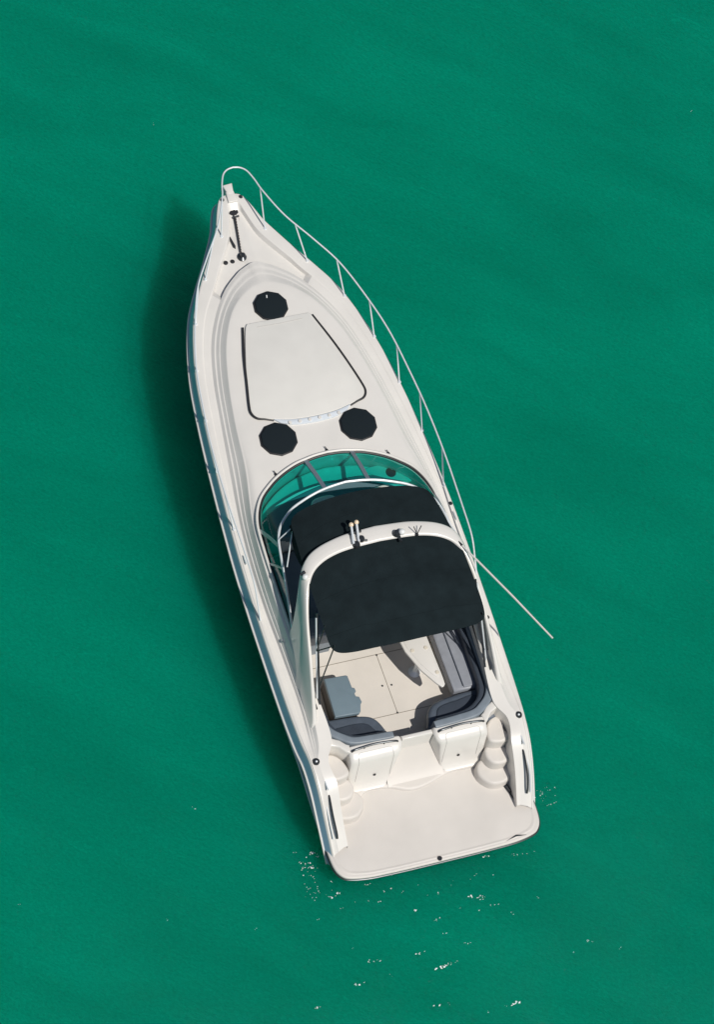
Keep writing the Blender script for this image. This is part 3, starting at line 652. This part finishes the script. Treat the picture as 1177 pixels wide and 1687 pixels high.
# sun pad panel with black side rails and a cup-holder strip
padh = [(.50, 9.72), (.61, 9.66), (.79, 9.1), (.925, 8.6), (1.02, 8.15), (1.02, 7.99), (.95, 7.89), (.78, 7.83)]
padb = [(.45, 7.75), (.15, 7.72)]
ph_ = [(p.x, p.y) for p in cat([(*q, 0) for q in padh + padb], 5)]
po2 = ph_ + [(-x, y) for x, y in reversed(ph_)]
pad = MB().prism(po2, 1.92, 1.970, .012, 3).build('sun_pad', PANELM, yacht, smooth=50)
for y0, y1, hw in ((9.66, 9.70, .42), (9.0, 9.03, .0), (8.4, 8.42, 0)):
    if hw: seam([(-hw, y0 - .04, 1.971), (0, y0 - .05, 1.971), (hw, y0 - .04, 1.971)], .005, pad, SEAML)
for sg in (-1, 1):
    pts = cat([(sg * (.66 if sg < 0 else .615), 9.66, 1.965), (sg * (.82 if sg < 0 else .795), 9.1, 1.97), (sg * .93, 8.6, 1.97), (sg * 1.03, 8.15, 1.97), (sg * 1.04, 7.99, 1.97), (sg * .97, 7.88, 1.97), (sg * .83, 7.83, 1.97), (sg * .70, 7.78, 1.96)], 6)
    n = len(pts); rr = [.020 if k < n * .72 else lerp(.020, .012, (k - n * .72) / (n * .28)) for k in range(n)]
    MB().tube(pts, rr, 8).build('pad_rail', DSTEEL if False else RUBR, pad)
cr = cat([(-.70, 7.76, 0), (-.40, 7.69, 0), (0, 7.665, 0), (.40, 7.69, 0), (.70, 7.76, 0)], 5); cr2 = cat([(.60, 7.66, 0), (.35, 7.585, 0), (0, 7.56, 0), (-.35, 7.585, 0), (-.60, 7.66, 0)], 5)
chs = MB().prism([(p.x, p.y + .04) for p in cr + cr2], 1.92, 1.988, .01, 2).build('cup_holder_strip', mat('cool_white_plastic', (.62, .66, .70), .3), yacht)
for k in range(6):
    x = -.45 + k * .178; MB().lathe((x, 7.655 + .35 * x * x * .25, 1.986), [(.001, .022), (.028, .02), (.034, .008), (.034, 0)], 14).build('cup_holder', GEL, chs)

# anchor well: roller nose, locker mouth, chain, windlass, foot switches
ns = MB(); ns.prism([(-.045, 12.40), (-.095, 12.60), (.095, 12.62), (.06, 12.40)], 1.74, 1.89, .02, 3); nose = ns.build('anchor_roller', GEL, yacht)
MB().prism([(-.09, 12.24), (.09, 12.24), (.075, 12.46), (-.075, 12.46)], 1.74, 1.885, .02).build('roller_cheek', GEL, nose)
MB().prism([(-.115, 12.16), (.055, 12.18), (.06, 12.07), (.0, 12.02), (-.09, 12.04), (-.13, 12.10)], 1.70, 1.772, .008).build('locker_mouth', RUBR, yacht)
ch = MB(); a = Vector((-.03, 11.98, 1.775)); b = Vector((-.16, 11.24, 1.775)); n = 26
for k in range(n):
    c = a.lerp(b, (k + .5) / n); t = (b - a).normalized(); s_ = Vector((t.y, -t.x, 0)) if k % 2 else Vector((0, 0, 1))
    ch.tube([c + t * .024 * math.cos(q * math.pi / 5) + s_ * .014 * math.sin(q * math.pi / 5) for q in range(10)], .006, 5, closed=True)
MB().tube([(.035, 12.02, 1.765), (.0, 11.6, 1.755), (-.075, 11.22, 1.75)], .006, 5).build('anchor_line', mat('tan_rope', (.42, .28, .18), .9), yacht)
ch.build('anchor_chain', mat('chain_steel', (.16, .13, .12), .4, metal=.7), yacht)
sk = MB(); sk.tube([(-.05, 12.02, 1.79), (-.16, 11.26, 1.785)], .014, 6); sk.tube([(-.09, 11.97, 1.78), (.04, 11.99, 1.78)], .018, 8); sk.build('anchor_shank', DSTEEL, yacht)
wl = MB(); wl.lathe((-.155, 11.17, 1.735), [(.001, .11), (.04, .11), (.05, .085), (.035, .06), (.06, .045), (.085, .03), (.085, 0)], 22); wl.build('windlass', DSTEEL, yacht)
MB().prism([(-.27, 11.62), (-.235, 11.62), (-.20, 11.42), (-.215, 11.36), (-.25, 11.40)], 1.73, 1.765, .01).build('chain_stopper', DSTEEL, yacht)
for x, y in ((-.47, 11.13), (-.345, 11.13)):
    MB().lathe((x, y, 1.72), [(.001, .035), (.025, .033), (.042, .015), (.042, 0)], 16).build('foot_switch', RUBR, yacht)
seam([(-.41, 11.22, 1.727), (-.54, 11.27, 1.727), (-.56, 11.36, 1.727), (-.42, 11.72, 1.735), (-.33, 11.74, 1.735), (-.26, 11.60, 1.73), (-.27, 11.38, 1.73), (-.31, 11.24, 1.727)], .0035, yacht, SEAML, 'locker_seam')
MB().lathe((.02, 11.11, 1.72), [(.001, .02), (.012, .02), (.014, 0)], 10).build('deck_stud', DSTEEL, yacht)

# cleats, caps, rails on the quarters
def cleat(x, y, z, ang, name='mooring_cleat'):
    c = MB(); d = Vector((math.sin(ang), math.cos(ang), 0))
    p = Vector((x, y, z)); c.tube([p - d * .085 + Vector((0, 0, .05)), p - d * .03 + Vector((0, 0, .04)), p + d * .03 + Vector((0, 0, .04)), p + d * .085 + Vector((0, 0, .05))], [.010, .015, .015, .010], 8)
    for s_ in (-.025, .025): c.tube([p + d * s_, p + d * s_ + Vector((0, 0, .04))], .012, 8)
    return c.build(name, STEEL, yacht)
for sg in (-1, 1):
    cp_ = MB(); cp_.lathe((sg * 1.80, 1.80, 1.335), [(.001, .012), (.025, .012), (.03, .03), (.055, .028), (.062, .0)], 20); cp_.build('filler_cap', DSTEEL, yacht)
    MB().sphere((sg * 1.80, 1.80, 1.352), .022, 6).build('cap_boss', STEEL, yacht)
    cleat(sg * 1.74, 1.38, 1.215, 0)
    cleat(sg * 1.89, 5.50, 1.56, 0); 
    MB().tube(cat([(sg * 1.72, 1.28, 1.10), (sg * 1.725, 1.22, 1.14), (sg * 1.725, .95, .99), (sg * 1.70, .72, .80), (sg * 1.69, .66, .70)], 5), .017, 8).build('quarter_rail', DSTEEL, yacht)
    MB().tube(cat([(sg * 1.785, 1.24, 1.08), (sg * 1.785, .95, .93), (sg * 1.76, .66, .70)], 5), .010, 8).build('quarter_rail', STEEL, yacht)
for x, y, z in ((1.915, 5.76, 1.58), (1.87, 3.62, 1.412)):
    MB().lathe((x, y, z), [(.001, .012), (.03, .012), (.038, 0)], 16).build('deck_filler', RUBR, yacht)
# ventilator knobs on the port trunk
MB().lathe((-1.71, 3.92, 1.585), [(.02, .0), (.04, .012), (.045, .0)], 16).build('deck_ring', ALU, yacht)
MB().tube(cat([(-1.60, 4.0, 1.66), (-1.60, 3.93, 1.72), (-1.61, 3.82, 1.70), (-1.64, 3.77, 1.62)], 4), .03, 10).build('vent_cowl', GEL, yacht)
# swim-ladder handle by the starboard wing wall, shower box on it
ld = MB(); ld.tube([(1.43, 1.02, .47), (1.55, .62, .47)], .014, 6); ld.tube([(1.48, 1.04, .47), (1.585, .66, .47)], .010, 6)
for t in (.15, .5, .85): ld.tube([(lerp(1.43, 1.55, t), lerp(1.02, .62, t), .472), (lerp(1.48, 1.585, t), lerp(1.04, .66, t), .472)], .012, 6)
ld.build('stowed_ladder', DSTEEL, yacht)
hk = MB(); hk.tube([(1.595, .95, .82), (1.575, .93, .60)], .009, 6); hk.tube([(1.60, .83, .72), (1.575, .82, .56)], .007, 6); hk.tube(cat([(1.585, .99, .70), (1.575, .90, .66), (1.585, .82, .62)], 4), .008, 6); hk.build('boat_hook', DSTEEL, yacht)

# ================================================================== grey box standing in the cockpit
bx = bpy.data.objects.new('storage_box', None); C.objects.link(bx); bx.location = (-.95, 2.92, .7035)
tag(bx, 'grey flat-topped storage box standing on the cockpit floor by the port side', 'box')
bo = [(-1.12, 3.31), (-.74, 3.29), (-.71, 3.27), (-.705, 3.05), (-.665, 3.03), (-.66, 2.97), (-.70, 2.94), (-.69, 2.88), (-.64, 2.86), (-.625, 2.76), (-.66, 2.72), (-.70, 2.60), (-.74, 2.565), (-1.16, 2.59)]
local(MB().prism(bo, 1.03, 1.10, .022, 4), bx).build('lid', BOXM, bx)
local(MB().prism([(-1.115, 3.30), (-.75, 3.28), (-.75, 2.58), (-1.155, 2.60)], .7035, 1.035, .01, 2), bx).build('box_body', mat('dark_brown_shell', (.045, .038, .034), .6), bx)
local(MB().lathe((-.685, 3.0, .95), [(.001, .03), (.02, .03), (.025, 0)], 12, Vector((1, 0, 0))), bx).build('knob', DSTEEL, bx)
local(MB().lathe((-.685, 2.8, .95), [(.001, .03), (.02, .03), (.025, 0)], 12, Vector((1, 0, 0))), bx).build('knob', DSTEEL, bx)

# ================================================================== foam at the stern, with sun glints painted as white flecks
FOAM_GLINT = mat('white_foam_glint', (.82, .88, .86), .4)
def fleck_patch(mb, cx, cy, spread, n, smin, smax):
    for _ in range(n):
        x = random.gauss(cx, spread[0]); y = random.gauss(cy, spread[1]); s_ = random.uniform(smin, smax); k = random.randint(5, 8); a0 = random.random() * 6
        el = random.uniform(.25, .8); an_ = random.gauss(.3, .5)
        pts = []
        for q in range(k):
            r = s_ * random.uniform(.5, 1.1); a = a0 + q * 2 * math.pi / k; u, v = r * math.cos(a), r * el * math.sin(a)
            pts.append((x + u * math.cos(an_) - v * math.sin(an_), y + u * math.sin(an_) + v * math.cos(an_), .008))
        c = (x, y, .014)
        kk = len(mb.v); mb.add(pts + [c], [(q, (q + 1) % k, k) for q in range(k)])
GLINT_FLECKS = [(-1.25, 0.01, 1), (-1.74, -0.01, 1.2), (-1.85, -0.05, 1.2), (-1.16, -0.33, 0.8), (-0.61, -0.62, 1.3), (-0.32, -0.87, 1), (-0.27, -1.13, 0.7), (-0.8, -1.35, 1.3), (-1.64, -1.28, 1), (-1.55, -1.31, 1), (-0.01, -1.39, 0.6), (0.08, -1.4, 0.9), (-0.63, -1.68, 1.1), (-0.53, -1.67, 1.3), (-0.45, -1.66, 1.5), (-0.35, -1.65, 1.1), (-0.23, -1.64, 0.9), (-1.91, -1.61, 1.2), (-2.0, -1.59, 0.7), (-2.75, -1.82, 1.1), (-0.82, -2.27, 1.4), (-0.62, -2.3, 0.8), (0.31, -2.58, 0.8), (0.39, -2.57, 1.3), (0.49, -2.56, 1.3), (0.41, -0.62, 1.3), (0.51, -0.66, 1.5), (0.59, -0.69, 1.2), (0.68, -0.85, 1.1), (1.46, -0.92, 0.9), (0.94, -1.07, 0.8), (0.45, -0.88, 0.7), (0.13, -0.77, 0.6), (0.1, -0.35, 0.5), (-0.74, -0.27, 0.5), (-2.07, 0.08, 0.8), (-1.79, -0.27, 0.7), (-0.11, -0.42, 0.8), (0.86, -0.0, 1), (-0.04, -2.6, 0.6), (-1.86, -1.0, 0.6), (-1.37, -1.59, 0.5), (-0.87, -0.16, 0.8), (-1.01, -0.16, 0.7), (-1.84, 0.19, 0.8), (-2.23, 0.21, 0.7), (-2.04, 0.54, 1.3), (-2.18, 0.55, 1), (-2.0, 0.78, 1.2), (-1.94, 0.76, 1.2), (-1.9, 0.69, 1), (-2.27, 0.85, 0.9), (-2.23, -0.38, 0.6), (2.05, -1.85, 1.1), (2.12, -1.89, 0.8), (2.5, -2.11, 0.8), (1.72, -1.99, 0.7), (-6.92, 1.1, 0.7), (-4.66, 0.25, 0.6), (2.25, 0.62, 1), (2.36, 0.63, 0.9), (2.16, 0.74, 0.7), (-3.65, 2.03, 0.7), (9.99, 13.58, 0.7), (-0.29, 15.32, 0.5), (-3.28, -0.28, 0.6)]  # sun glints on the ripples, drawn as white flecks
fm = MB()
fleck_patch(fm, -2.12, .55, (.10, .10), 22, .004, .018); fleck_patch(fm, -2.15, .1, (.12, .12), 18, .004, .016)
fleck_patch(fm, 2.25, .85, (.10, .05), 16, .004, .016); fleck_patch(fm, -.3, -.3, (1.0, .06), 10, .005, .014); fleck_patch(fm, 1.4, -.10, (.12, .02), 8, .005, .014)
for x, y, s_ in GLINT_FLECKS:
    fleck_patch(fm, x, y, (.03 * s_, .012), 4 if s_ > .9 else 2, .007 * s_, .021 * s_)
tag(fm.build('stern_foam_glints', FOAM_GLINT, smooth=0), 'small white flecks of foam and painted sun glints on the water round the swim platform', 'foam', kind='stuff')
